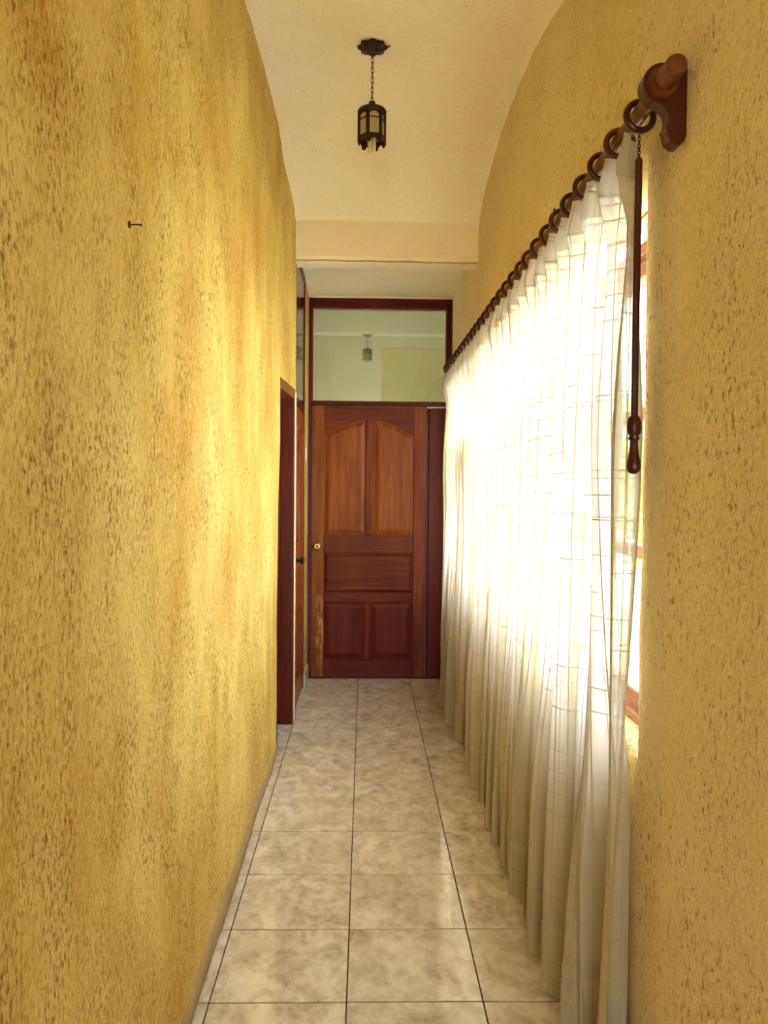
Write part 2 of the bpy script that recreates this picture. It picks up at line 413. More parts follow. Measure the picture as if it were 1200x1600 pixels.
# the crack across a corner of one tile
bm = BM()
pts = [(-0.046, 2.800), (-0.06, 2.812), (-0.085, 2.822), (-0.11, 2.834), (-0.135, 2.838)]
for (a, b_), (c, d_) in zip(pts, pts[1:]):
    bm.faces.new([bm.verts.new(p) for p in ((a, b_-0.0012, 0.0006), (c, d_-0.0008, 0.0006), (c, d_+0.0008, 0.0006), (a, b_+0.0012, 0.0006))])
setp(obj('crack', bm, M_GROUT, crack_tile, recalc=False), 'thin dark crack')

# ------------------------------------------------------------------ walls
def sheet(name, xf, ys, zs, hole, mat, flip, thick, label):
    bm = BM(); V = {}
    def vert(i, j):
        if (i, j) not in V: V[(i, j)] = bm.verts.new((xf(ys[i], zs[j]), ys[i], zs[j]))
        return V[(i, j)]
    for i in range(len(ys)-1):
        for j in range(len(zs)-1):
            if hole((ys[i]+ys[i+1])/2, (zs[j]+zs[j+1])/2): continue
            q = (vert(i, j), vert(i+1, j), vert(i+1, j+1), vert(i, j+1))
            bm.faces.new(q[::-1] if flip else q)
    o = obj(name, bm, mat, smooth=True, recalc=False)
    so = o.modifiers.new('thickness', 'SOLIDIFY'); so.thickness = thick; so.offset = -1.0; so.use_rim = True
    setp(o, label, kind='structure'); return o
ys = frange(-2.95, D+0.02, 0.05, (OPEN[0], OPEN[1], SIDE[0], SIDE[1])); zs = frange(-0.05, 3.55, 0.06, (0.0, OPEN[2], SIDE[2]))
wl = sheet('wall_left', xl, ys, zs, lambda y, z: (OPEN[0] < y < OPEN[1] and z < OPEN[2]) or (SIDE[0] < y < SIDE[1] and z < SIDE[2]), M_WALL_L, False, 0.14,
           'rough golden yellow plaster wall along the left side')
ys = frange(-2.95, D+0.02, 0.05, (WIN[0], WIN[1])); zs = frange(-0.05, 3.55, 0.06, (WIN[2], WIN[3]))
wr = sheet('wall_right', xr, ys, zs, lambda y, z: WIN[0] < y < WIN[1] and WIN[2] < z < WIN[3], M_WALL_R, True, 0.14,
           'ochre plaster wall with the curtained window on the right')
# ceiling (vaulted in front of the beam, sloping behind it)
bm = BM(); ys = frange(-2.95, D+0.05, 0.06); xs = frange(-0.62, 0.84, 0.045); V = []
for y in ys:
    row = []
    for x in xs:
        e = min(x+0.46, 0.69-x)
        z = ceil_s(y) - 0.055*(x-0.1)*(1-smooth(4.6, 5.2, y)) - 0.022*math.exp(-max(e, 0)/0.03)*(1 if y < 5.3 else 0.3) + 0.006*nz(x, y, 3.3, 2) + 0.0025*nz(x, y, 1.3, 11)
        row.append(bm.verts.new((x, y, z)))
    V.append(row)
for A, B in zip(V, V[1:]):
    for i in range(len(xs)-1): bm.faces.new((A[i], B[i], B[i+1], A[i+1]))
o = obj('ceiling', bm, M_CEIL, smooth=True, recalc=False)
so = o.modifiers.new('thickness', 'SOLIDIFY'); so.thickness = 0.1; so.offset = -1.0
setp(o, 'cream plaster ceiling rising in a shallow vault', kind='structure')
# plaster beam across the corridor
bm = BM(); xs = frange(-0.56, 0.78, 0.05)
prof = [(5.245, 3.35), (5.245, 3.20), (5.243, 3.08), (5.247, 2.945), (5.256, 2.925), (5.33, 2.915), (5.405, 2.917), (5.418, 2.93), (5.42, 3.05), (5.42, 3.35)]
V = [[bm.verts.new((x, y+0.004*nz(x, y, z, 9), z+0.005*nz(x, 1.0, z, 7)-0.004*x)) for (y, z) in prof] for x in xs]
for A, B in zip(V, V[1:]):
    for i in range(len(prof)-1): bm.faces.new((A[i], A[i+1], B[i+1], B[i]))
bm.faces.new(V[0]); bm.faces.new(V[-1])
beam = setp(obj('trim_1', bm, M_BEAM), 'plastered beam crossing below the ceiling before the end door', kind='structure')
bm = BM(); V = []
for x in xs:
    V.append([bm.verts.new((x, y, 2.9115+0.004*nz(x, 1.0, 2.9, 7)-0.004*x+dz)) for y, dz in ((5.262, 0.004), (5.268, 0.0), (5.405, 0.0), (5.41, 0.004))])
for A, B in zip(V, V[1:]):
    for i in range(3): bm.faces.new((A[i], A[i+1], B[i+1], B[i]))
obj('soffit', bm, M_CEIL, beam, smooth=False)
# end wall around the door
bm = BM()
box(bm, -0.62, -0.443, D, D+0.12, -0.05, 3.5); box(bm, 0.668, 0.86, D, D+0.12, -0.05, 3.5); box(bm, -0.443, 0.668, D, D+0.12, 2.962, 3.5)
setp(obj('wall_end', bm, M_CEIL), 'narrow plaster wall around the door at the corridor end', kind='structure')
# rear end behind the camera: unseen glazed door, added to light the near walls and ceiling
RW = -2.95
bm = BM(); box(bm, -0.65, -0.42, RW, RW+0.12, -0.05, 3.5); box(bm, 0.62, 0.86, RW, RW+0.12, -0.05, 3.5); box(bm, -0.42, 0.62, RW, RW+0.12, 2.82, 3.5)
setp(obj('wall_rear', bm, M_WALL_R), 'plaster wall around the added glazed door behind the viewer', kind='structure')
gd = empty('door_added_rear', (0.1, RW+0.06, 0.0), 'tall glazed door added behind the viewer to light the corridor', kind='structure')
for a in ((-0.42, -0.36), (0.56, 0.62)):
    bm = BM(); box(bm, a[0], a[1], RW+0.03, RW+0.08, 0, 2.82, 0.004); obj('frame_post', bm, M_FRAME, gd)
for z in (0.0, 0.93, 2.06, 2.76):
    bm = BM(); box(bm, -0.36, 0.56, RW+0.03, RW+0.08, z, z+0.06, 0.004); obj('rail', bm, M_FRAME_H, gd)
bm = BM(); box(bm, -0.36, 0.56, RW+0.045, RW+0.065, 2.12, 2.76, 0.004); obj('panel', bm, M_WOOD_LOW, gd)  # solid panel put in to cut the added daylight
for z0_, z1_ in ((0.06, 0.93), (0.99, 2.06)):
    bm = BM(); box(bm, -0.36, 0.56, RW+0.052, RW+0.057, z0_, z1_); obj('pane', bm, M_GLASS, gd)
# skirtings
bm = BM(); ys = frange(-2.8, 4.655, 0.08); V = []
for y in ys:
    x = xl(y, 0.05)
    hh = 0.075*(1-0.55*smooth(3.6, 4.6, y))+0.004*nz(1, y, 2, 6)
    V.append([bm.verts.new(p) for p in ((x-0.01, y, -0.01), (x+0.008, y, -0.01), (x+0.007, y, hh-0.012), (x-0.004, y, hh))])
for A, B in zip(V, V[1:]):
    for i in range(3): bm.faces.new((A[i], A[i+1], B[i+1], B[i]))
setp(obj('baseboard_left', bm, M_SKIRT, smooth=True), 'low cement skirting along the golden wall', kind='structure')
bm = BM(); box(bm, -0.455, -0.430, 6.13, D-0.005, 0.0, 0.115, 0.004)
setp(obj('baseboard_corner', bm, M_SKIRT_TILE), 'short grey tile skirting beside the end door', kind='structure')
bm = BM(); ys = frange(-2.8, D-0.03, 0.1); V = []
for y in ys:
    x = xr(y, 0.05); V.append([bm.verts.new(p) for p in ((x+0.01, y, -0.01), (x-0.008, y, -0.01), (x-0.007, y, 0.065), (x+0.004, y, 0.075))])
for A, B in zip(V, V[1:]):
    for i in range(3): bm.faces.new((A[i], A[i+1], B[i+1], B[i]))
setp(obj('baseboard_right', bm, M_SKIRT, smooth=True), 'low cement skirting below the window wall', kind='structure')

# ------------------------------------------------------------------ panelled doors
def raised_panel(T, u0, u1, v0, top, d0=-0.016, d1=-0.003, m1=0.010, m2=0.040, N=10):
    """top: function u -> v of the upper edge"""
    bm = BM(); rings = []
    for mrg, dd in ((0, d0), (m1, d0), (m1+0.004, d0+0.004), (m2, d1)):
        pts = [(u0+mrg, v0+mrg), (u1-mrg, v0+mrg)]
        for i in range(N+1):
            u = (u1-mrg) + (u0-u1+2*mrg)*i/N
            pts.append((u, top(u)-mrg))
        rings.append([bm.verts.new(T(u, v, dd)) for u, v in pts])
    n = len(rings[0])
    for A, B in zip(rings, rings[1:]):
        for i in range(n): bm.faces.new((A[i], A[(i+1) % n], B[(i+1) % n], B[i]))
    bm.faces.new(rings[-1])
    return bm
def rect(u0, u1, v0, v1): return [(u0, v0), (u1, v0), (u1, v1), (u0, v1)]

# end door -------------------------------------------------------------
def TE(u, v, d): return (u, D+0.012-d, v)
door = empty('door_1', (-0.42+0.0, D, 0.0), 'varnished brown panelled wooden door with clear transom at the corridor end', kind='structure')
# positions across and up the leaf
LU0, LU1 = -0.415, 0.478
SU0, SU1 = -0.318, 0.383                # inner edges of the stiles
MU0, MU1 = 0.008, 0.072                 # centre stile of the arched pair
def arch(u):
    c = 0.5*(SU0+SU1); hw = 0.5*(SU1-SU0)
    return 1.905 + 0.115*(1-((u-c)/hw)**2)
def dpart(name, poly, mat, d0=-0.035, d1=0.0, bev=0.004, parent=door, T=TE, label=None):
    bm = BM(); prism(bm, poly, T, d0, d1, bev)
    o = obj(name, bm, mat, parent)
    if label: o['label'] = label
    return o
dpart('stile', rect(LU0, SU0, 0.008, 2.135), M_WOOD_WORN, label='door stile with scratched wear near the floor')
dpart('stile', rect(SU1, LU1, 0.008, 2.135), M_WOOD)
N = 20
poly = [(SU1, 2.135), (SU0, 2.135)] + [(SU0+(SU1-SU0)*i/N, arch(SU0+(SU1-SU0)*i/N)) for i in range(N+1)]
dpart('top_rail', poly, M_WOOD_H, bev=0.0)
dpart('centre_stile', [(MU0, 1.125), (MU1, 1.125), (MU1, arch(MU1)), (MU0, arch(MU0))], M_WOOD)
dpart('lock_rail', rect(SU0, SU1, 0.985, 1.125), M_WOOD_H)
dpart('middle_rail', rect(SU0, SU1, 0.600, 0.668), M_WOOD_H)
dpart('lower_stile', rect(0.004, 0.046, 0.150, 0.600), M_WOOD_LOW)
dpart('bottom_rail', rect(SU0, SU1, 0.008, 0.150), M_WOOD_H)
bm = raised_panel(TE, SU0, MU0, 1.125, arch); obj('arched_panel', bm, M_WOOD_PANEL, door)
bm = raised_panel(TE, MU1, SU1, 1.125, arch); obj('arched_panel', bm, M_WOOD_PANEL, door)
bm = raised_panel(TE, SU0, SU1, 0.668, lambda u: 0.985, m2=0.03); obj('cross_panel', bm, M_WOOD_H, door)
bm = raised_panel(TE, SU0, 0.004, 0.150, lambda u: 0.600, m2=0.05); obj('lower_panel', bm, M_WOOD_LOW, door)
bm = raised_panel(TE, 0.046, SU1, 0.150, lambda u: 0.600, m2=0.05); obj('lower_panel', bm, M_WOOD_LOW, door)
bm = BM(); box(bm, LU0, LU1, D+0.03, D+0.05, 0.008, 2.135); obj('backing', bm, M_FRAME, door)
# frame
bm = BM(); box(bm, -0.4425, LU0-0.003, D-0.004, D+0.1, 0.0, 2.93, 0.003); obj('frame_post', bm, M_FRAME, door)
bm = BM(); box(bm, 0.628, 0.668, D-0.006, D+0.1, 2.12, 2.93, 0.003); obj('frame_post', bm, M_FRAME, door)
bm = BM(); box(bm, 0.497, 0.668, D-0.002, D+0.1, 0.0, 2.12, 0.004); obj('side_board', bm, M_WOOD_LOW, door)
bm = BM(); box(bm, LU1+0.003, 0.495, D+0.02, D+0.1, 0.0, 2.12); obj('rebate', bm, M_FRAME, door)
bm = BM(); box(bm, -0.4425, 0.668, D-0.006, D+0.1, 2.89, 2.96, 0.004); obj('frame_head', bm, M_FRAME_H, door)
bm = BM(); box(bm, LU0-0.003, 0.628, D-0.002, D+0.09, 2.137, 2.163, 0.003); obj('transom_bar', bm, M_FRAME_H, door)
bm = BM(); box(bm, LU0-0.003, 0.628, D+0.030, D+0.036, 2.163, 2.89); obj('pane', bm, M_GLASS_T, door)
for a in ((LU0-0.003, LU0+0.006, 2.163, 2.89), (0.619, 0.628, 2.163, 2.89), (LU0+0.006, 0.619, 2.163, 2.172), (LU0+0.006, 0.619, 2.881, 2.89)):
    bm = BM(); box(bm, a[0], a[1], D+0.018, D+0.030, a[2], a[3], 0.002); obj('glazing_bead', bm, M_SIDE, door)
bm = BM(); box(bm, LU0, 0.495, D+0.012, D+0.1, -0.004, 0.009); obj('threshold', bm, M_FRAME_H, door)
# knob
kx, kz = -0.366, 1.040
bm = BM(); lathe(bm, [(0.030, 0.012), (0.030, 0.006), (0.026, 0.002), (0.013, 0.0), (0.012, -0.022), (0.022, -0.030), (0.029, -0.042), (0.030, -0.052), (0.024, -0.062), (0.012, -0.064), (0.008, -0.062)], (kx, D, kz), 'y', 24)
kn = obj('knob', bm, M_BRASS, door, smooth=True); kn['label'] = 'round brass door knob'
bm = BM(); lathe(bm, [(0.007, -0.0625), (0.006, -0.0655), (0.002, -0.066)], (kx, D, kz), 'y', 12); obj('keyway', bm, M_IRON, kn)

# side door in the left wall ------------------------------------------------
XS = -0.447
def TS(u, v, d): return (XS+d, SIDE[0]+0.035+u, v)
sd = empty('door_2', (XS, SIDE[0]+0.02, 0.0), 'panelled brown side door with a glazed transom in the left wall', kind='structure')
wU = SIDE[1]-SIDE[0]-0.07
def spart(name, poly, mat, d0=-0.03, d1=0.0, bev=0.003):
    bm = BM(); prism(bm, poly, TS, d0, d1, bev); return obj(name, bm, mat, sd)
spart('stile', rect(0, 0.10, 0.035, 2.03), M_SIDE); spart('stile', rect(wU-0.10, wU, 0.035, 2.03), M_SIDE)
def arch2(u): return 1.83+0.09*(1-((u-wU/2)/(wU/2-0.1))**2)
poly = [(wU-0.1, 2.03), (0.1, 2.03)] + [(0.1+(wU-0.2)*i/12, arch2(0.1+(wU-0.2)*i/12)) for i in range(13)]
spart('top_rail', poly, M_SIDE, bev=0)
spart('lock_rail', rect(0.1, wU-0.1, 0.94, 1.12), M_SIDE); spart('middle_rail', rect(0.1, wU-0.1, 0.55, 0.63), M_SIDE)
spart('bottom_rail', rect(0.1, wU-0.1, 0.035, 0.2), M_SIDE); spart('centre_stile', [(wU/2-0.04, 1.12), (wU/2+0.04, 1.12), (wU/2+0.04, arch2(wU/2+0.04)), (wU/2-0.04, arch2(wU/2-0.04))], M_SIDE)
for nm, a, b_, c, t in (('arched_panel', 0.1, wU/2-0.04, 1.12, arch2), ('arched_panel', wU/2+0.04, wU-0.1, 1.12, arch2), ('cross_panel', 0.1, wU-0.1, 0.63, lambda u: 0.94), ('lower_panel', 0.1, wU-0.1, 0.2, lambda u: 0.55)):
    obj(nm, raised_panel(TS, a, b_, c, t, d0=-0.022, d1=-0.006), M_SIDE, sd)
bm = BM(); box(bm, XS-0.06, XS-0.03, SIDE[0], SIDE[1], 0, 2.03); obj('backing', bm, M_FRAME, sd)
bm = BM(); box(bm, XS-0.08, XS+0.003, SIDE[0], SIDE[0]+0.032, 0, SIDE[2]-0.002, 0.002); obj('frame_post', bm, M_FRAME, sd)
bm = BM(); box(bm, XS-0.08, XS+0.003, SIDE[1]-0.032, SIDE[1], 0, SIDE[2]-0.002, 0.002); obj('frame_post', bm, M_FRAME, sd)
bm = BM(); box(bm, XS-0.08, XS+0.004, SIDE[0]+0.032, SIDE[1]-0.032, 2.034, 2.085, 0.003); obj('transom_bar', bm, M_FRAME, sd)
bm = BM(); box(bm, XS-0.08, XS+0.004, SIDE[0]+0.032, SIDE[1]-0.032, SIDE[2]-0.05, SIDE[2]-0.002, 0.003); obj('frame_head', bm, M_FRAME, sd)
bm = BM(); box(bm, XS-0.006, XS-0.001, SIDE[0]+0.032, SIDE[1]-0.032, 2.085, SIDE[2]-0.05); obj('pane', bm, M_GLASS_T, sd)
bm = BM(); box(bm, XS-0.03, XS-0.02, SIDE[0], SIDE[1], 2.085, SIDE[2]); obj('transom_board', bm, M_FRAME_Y, sd)
bm = BM(); box(bm, XS-0.08, XS+0.012, SIDE[0]+0.032, SIDE[1]-0.032, 0.0, 0.022, 0.003); obj('threshold', bm, M_SKIRT_TILE, sd)
bm = BM(); lathe(bm, [(0.026, 0.0), (0.024, 0.004), (0.011, 0.006), (0.010, 0.026), (0.022, 0.036), (0.024, 0.048), (0.016, 0.058), (0.004, 0.060)], (XS, SIDE[0]+0.085, 1.02), 'x', 18)
obj('knob', bm, M_IRON, sd, smooth=True)
for z in (1.74, 0.35):
    bm = BM(); lathe(bm, [(0.008, -0.05), (0.008, 0.05)], (XS+0.01, SIDE[1]-0.036, z), 'z', 10); obj('hinge', bm, M_STEEL, sd)

# closet doorway in the left wall ---------------------------------------
cl = empty('door_3', (-0.46, OPEN[0], 0.0), 'dark wooden closet doorway before the side door', kind='structure')
bm = BM(); x = xl(OPEN[0], 1.0)
vs = []
poly = [(xl(OPEN[0], 0.0)+0.0005, 0.0), (xl(OPEN[0], 2.11)+0.001, 2.112), (-0.62, 2.112), (-0.62, 0.0)]
prism(bm, poly, lambda u, v, d: (u, OPEN[0]+d, v), 0.002, 0.022); obj('frame_post', bm, M_FRAME, cl)
bm = BM(); box(bm, -0.62, -0.446, 5.212, OPEN[1]-0.002, 0.0, 2.112, 0.002); obj('frame_post', bm, M_WOOD_LOW, cl)
bm = BM()
prism(bm, [(-0.476, OPEN[0]+0.004), (-0.444, OPEN[1]-0.004), (-0.62, OPEN[1]-0.004), (-0.62, OPEN[0]+0.004)], lambda u, v, d: (u, v, d), 2.052, 2.112); obj('frame_head', bm, M_FRAME_Y, cl)
bm = BM(); box(bm, -0.635, -0.61, OPEN[0], OPEN[1], 0, 2.11); obj('closet_door', bm, M_WOOD_LOW, cl)
bm = BM(); prism(bm, rect(OPEN[1]+0.001, SIDE[0]-0.001, 0.0, 2.10), lambda u, v, d: (d, u, v), -0.46, -0.440, 0.004); setp(obj('trim_2', bm, M_WHITE), 'whitewashed strip between the closet doorway and the side door', kind='structure')

# ------------------------------------------------------------------ window behind the curtain
WX0, WX1 = 0.795, 0.845
win = empty('window_1', (0.82, 4.0, WIN[2]), 'long wooden window with horizontal bars behind the sheer curtains', kind='structure')
y0, y1, z0, z1 = WIN
bm = BM(); box(bm, WX0, WX1, y0-0.01, y1+0.01, z0+0.0, z0+0.085, 0.004); obj('bottom_rail', bm, M_SASH, win)
bm = BM(); box(bm, WX0-0.018, WX1, y0-0.01, y1+0.01, z0-0.012, z0+0.032, 0.004); obj('sill_bead', bm, M_SASH, win)
bm = BM(); box(bm, WX0, WX1, y0-0.01, y1+0.01, z1-0.004, z1+0.03, 0.003); obj('top_rail', bm, M_SASH, win)
bm = BM(); box(bm, WX0, WX1, y0-0.01, y1+0.01, 2.115, 2.160, 0.004); obj('transom_bar', bm, M_SASH, win)
bm = BM(); box(bm, WX0-0.012, WX1, y0-0.01, y1+0.01, 2.168, 2.205, 0.004); obj('transom_bar', bm, M_SASH, win)
for zc in (1.722, 1.318):
    bm = BM(); box(bm, WX0+0.008, WX1-0.008, y0, y1, zc-0.019, zc+0.019, 0.003); obj('glazing_bar', bm, M_SASH, win)
mull = [y0+0.015, 4.62, y1-0.015]
for yc in mull:
    bm = BM(); box(bm, WX0-0.002, WX1-0.002, yc-0.03, yc+0.03, z0+0.08, z1-0.02, 0.004); obj('mullion', bm, M_SASH, win)
levels = [(z0+0.085, 1.299), (1.337, 1.703), (1.741, 2.115), (2.205, z1-0.02)]
for a, c in zip(mull, mull[1:]):
    for lo, hi in levels:
        bm = BM(); box(bm, 0.818, 0.823, a+0.03, c-0.03, lo, hi); obj('pane', bm, M_GLASS, win)

# ------------------------------------------------------------------ curtain rod, brackets, rings
RY0, RY1 = 1.715, 6.12
def rod_at(y):
    t = (y-RY0)/(RY1-RY0); return Vector((0.629-0.022*t, y, 2.368+0.006*t))
rod = empty('curtain_rod', rod_at(RY0), 'brown turned wooden curtain rod running above the window', 'curtain rod')
bm = BM(); tube(bm, [rod_at(RY0+0.03), rod_at(RY1)], 0.0185, 20); obj('pole', bm, M_ROD, rod, smooth=False)
p = rod_at(RY0+0.03)
bm = BM(); lathe(bm, [(0.0185, 0.02), (0.0225, 0.018), (0.0235, 0.0), (0.0235, -0.022), (0.0215, -0.028), (0.0225, -0.032), (0.0225, -0.040), (0.0195, -0.046), (0.008, -0.048)], p, 'y', 24); obj('end_cap', bm, M_ROD, rod)
p = rod_at(RY1)
bm = BM(); lathe(bm, [(0.016, -0.005), (0.026, 0.004), (0.034, 0.018), (0.036, 0.032), (0.032, 0.046), (0.02, 0.056), (0.006, 0.060)], p, 'y', 20); obj('finial', bm, M_RING, rod, smooth=True)
def bracket(yc, label):
    c = rod_at(yc); wx = xr(yc, c.z)-c.x
    pr = [(wx, 0.034)]
    for i in range(19):
        a = R(52) + R(190)*i/18
        pr.append((0.043*math.cos(a), 0.043*math.sin(a)))
    pr += [(-0.004, -0.044), (0.008, -0.055), (0.013, -0.068), (0.012, -0.082), (0.006, -0.094), (0.010, -0.098), (0.010, -0.106), (0.016, -0.120), (0.027, -0.129), (0.038, -0.130), (wx-0.005, -0.122), (wx, -0.11)]
    e = empty('curtain_bracket', (c.x+wx, yc, c.z-0.05), label, 'bracket', 'brackets of the curtain rod')
    bm = BM(); prism(bm, pr, lambda u, v, d: (c.x+u, yc+d, c.z+v), -0.018, 0.020, 0.0); obj('body', bm, M_RING, e)
    bm = BM(); lathe(bm, [(0.0235, -0.012), (0.031, -0.012), (0.033, -0.004), (0.033, 0.0), (0.0235, 0.0)], (c.x, yc-0.018, c.z), 'y', 24); obj('collar', bm, M_ROD, e)
    bm = BM(); lathe(bm, [(0.005, -0.002), (0.004, 0.002)], (c.x+0.034, yc-0.0185, c.z-0.075), 'y', 10); obj('screw', bm, M_IRON, e)
bracket(1.80, 'curved dark wooden bracket holding the near end of the curtain rod')
bracket(6.075, 'dark wooden bracket at the far end of the curtain rod by the door')
N1, N2 = 18, 10
ringY = [1.93+0.152*i for i in range(N1)] + [4.66+0.148*i for i in range(N2)]
words = ['first', 'second', 'third', 'fourth', 'fifth', 'sixth', 'seventh', 'eighth', 'ninth', 'tenth', 'eleventh', 'twelfth', 'thirteenth', 'fourteenth', 'fifteenth', 'sixteenth', 'seventeenth', 'eighteenth']
bm = BM(); RR = 0.0325
tube(bm, [(RR*math.cos(2*math.pi*i/28), 0, RR*math.sin(2*math.pi*i/28)) for i in range(28)], 0.0075, 10, True)
for v in bm.verts: v.co.y *= 1.25
bmesh.ops.recalc_face_normals(bm, faces=bm.faces)
ring_me = bpy.data.meshes.new('hoop'); bm.to_mesh(ring_me); bm.free(); ring_me.materials.append(M_RING)
for p_ in ring_me.polygons: p_.use_smooth = True
bm = BM(); tube(bm, [(0.005*math.cos(2*math.pi*i/12), 0, 0.005*math.sin(2*math.pi*i/12)) for i in range(12)], 0.0012, 6, True)
eye_me = bpy.data.meshes.new('eyelet'); bm.to_mesh(eye_me); bm.free(); eye_me.materials.append(M_STEEL)
for i, y in enumerate(ringY):
    c = rod_at(y) + Vector((0, 0, -0.0055)); near = i < N1
    k = i if near else len(ringY)-1-i
    lab = ('wooden curtain ring, %s from the near bracket' if near else 'wooden curtain ring, %s from the far end by the door') % words[k]
    if i == 0: lab = 'wooden curtain ring nearest the bracket, carrying the pull wand'
    e = empty('curtain_ring', c, lab, 'curtain ring', 'wooden rings on the curtain rod')
    h = bpy.data.objects.new('hoop', ring_me); COL.objects.link(h); h.parent = e
    tw = random.uniform(-0.28, 0.28) if i else 0.1
    h.rotation_euler = (random.uniform(-0.06, 0.06), 0, tw)
    q = bpy.data.objects.new('eyelet', eye_me); COL.objects.link(q); q.parent = e; q.location = (0, 0, -RR-0.010)

# ------------------------------------------------------------------ curtains
ZT, ZB = 2.318, 0.022
HEAD, HEM = 0.095, 0.20
def fold_x(s, t, seed, period):
    """sideways offset of the cloth at distance s along the rod (m), t = 0 top .. 1 bottom."""
    ph = s/period*2*math.pi
    n1 = noise.noise(Vector((s*1.9, seed, t*0.7))); n2 = noise.noise(Vector((s*4.3, seed+9, t*0.9)))
    top = -math.cos(ph)
    low = -math.cos(ph*0.72 + 2.2*n1 + seed) + 0.45*math.cos(ph*1.44+3*n2)
    w = smooth(0.15, 0.85, t)
    return top*(1-w) + low*w*0.85
def curtain(name, ya, yb, rings, seed, label, gap):
    per = rings[1]-rings[0]
    e = empty(name, (0.62, (ya+yb)/2, ZB), label, 'curtain', 'sheer curtains on the rod')
    nu = int((yb-ya)/0.0075); nv = 84
    def P(i, z, off=0.0):
        s = (yb-ya)*i/nu; y = ya+s
        t = (ZT-z)/(ZT-ZB)
        r = rod_at(max(RY0, min(RY1, y)))
        # distance to the nearest ring: pinched pleat
        k = min(range(len(rings)), key=lambda q: abs(rings[q]-y)); d = y-rings[k]
        f = smooth(0.03, 0.11, t)                    # header -> falling folds
        pin = math.exp(-(d/0.018)**2)
        trip = 0.012*math.cos(d/0.0125*2*math.pi)*math.exp(-(d/0.020)**2)
        xh = -0.046*pin*(0.6+0.4*smooth(0, 0.035, t)) + trip + 0.022*(1-math.exp(-(d/0.04)**2))
        amp = 0.018 + 0.034*smooth(0.03, 0.35, t) + 0.018*smooth(0.4, 1.0, t)
        s0 = y - rings[0]
        xf = -amp*(-fold_x(s0, t, seed, per)) + 0.006*noise.noise(Vector((s*22, seed, t*2.0)))
        x = r.x - 0.002 + xh*(1-f) + xf*f - 0.012*smooth(0.3, 1, t)
        # keep clear of the wall
        x = min(x, xr(y, z)-0.012)
        # omega shaped folds: push the crest sideways
        yy = y + 0.020*f*math.sin(s0/per*2*math.pi*2+seed)*smooth(0.05, 0.3, t)*0.8 + 0.012*noise.noise(Vector((s*3, seed+4, t*3)))*t
        if gap > 0: yy += gap*math.exp(-((z-1.66)/0.13)**2)*max(0, 1-s/0.5)
        if gap < 0: yy += 0.03*math.exp(-((z-1.66)/0.13)**2)*max(0, 1-(yb-ya-s)/0.4)*-1
        zz = z
        if z > ZT-HEAD: zz += 0.016*(pin-0.5)*smooth(ZT-HEAD, ZT, z)      # pleats stand up, the band sags between hooks
        if z < 0.3: zz += 0.02*noise.noise(Vector((s*1.7, seed+2, 0)))*(1-z/0.3)
        if off: x -= off
        return Vector((x, yy, zz))
    def grid(zl, off=0.0):
        bm = BM(); uv = bm.loops.layers.uv.new('UVMap'); V = []
        for z in zl: V.append([bm.verts.new(P(i, z, off)) for i in range(nu+1)])
        for j in range(len(zl)-1):
            for i in range(nu):
                f = bm.faces.new((V[j][i], V[j][i+1], V[j+1][i+1], V[j+1][i])); f.smooth = True
                for l, (a, b_) in zip(f.loops, ((i, j), (i+1, j), (i+1, j+1), (i, j+1))):
                    l[uv].uv = (a*(yb-ya)/nu*1.55, zl[b_])
        return bm
    zl = [ZT-(ZT-ZB)*((j/nv)**1.25) for j in range(nv+1)]
    obj('cloth', grid(zl), M_FABRIC, e, smooth=True, recalc=False)
    obj('heading_band', grid([ZT-HEAD*j/8 for j in range(9)], 0.0022), M_FABRIC2, e, smooth=True, recalc=False)
    obj('hem', grid([ZB+0.001+HEM*j/10 for j in range(11)][::-1], 0.0022), M_FABRIC2, e, smooth=True, recalc=False)
    return e
curtain('sheer_curtain', 1.925, 4.585, ringY[:N1], 0.0, 'wide sheer off-white pleated curtain nearest the viewer, beside the wand', -1)
curtain('sheer_curtain', 4.60, 6.02, ringY[N1:], 3.7, 'narrower sheer off-white curtain at the far end beside the door', 0.14)

# ------------------------------------------------------------------ pull wand
wp = rod_at(ringY[0]) + Vector((-0.002, -0.005, -0.0065-RR-0.008))
wand = empty('curtain_wand', wp, 'dark turned wooden pull wand hanging from the nearest curtain ring', 'curtain wand')
z = wp.z
for i in range(7):
    bm = BM(); a = i % 2
    pts = []
    for k in range(12):
        t = 2*math.pi*k/12
        w_, h_ = 0.0028*math.cos(t), 0.0055*math.sin(t)
        pts.append((wp.x+(w_ if a else 0), wp.y+(0 if a else w_), z-0.0045+h_))
    tube(bm, pts, 0.0009, 6, True); obj('chain_link', bm, M_IRON, wand, smooth=True); z -= 0.0078
zs_ = z+0.002; zh = 1.672
bm = BM(); lathe(bm, [(0.003, 0), (0.006, -0.004), (0.0085, -0.008), (0.0088, -0.1), (0.0086, zh-zs_)], (wp.x, wp.y, zs_), 'z', 8); obj('stick', bm, M_WAND, wand)
bm = BM(); lathe(bm, [(0.0086, 0.002), (0.013, -0.003), (0.0165, -0.012), (0.0172, -0.026), (0.0168, -0.034), (0.013, -0.042), (0.0105, -0.046), (0.0135, -0.052), (0.0125, -0.054), (0.0092, -0.056), (0.0098, -0.072), (0.0125, -0.092), (0.0158, -0.108), (0.0165, -0.116), (0.0152, -0.125), (0.010, -0.132), (0.003, -0.1345)], (wp.x, wp.y, zh), 'z', 20); obj('handle', bm, M_WAND, wand, smooth=True)

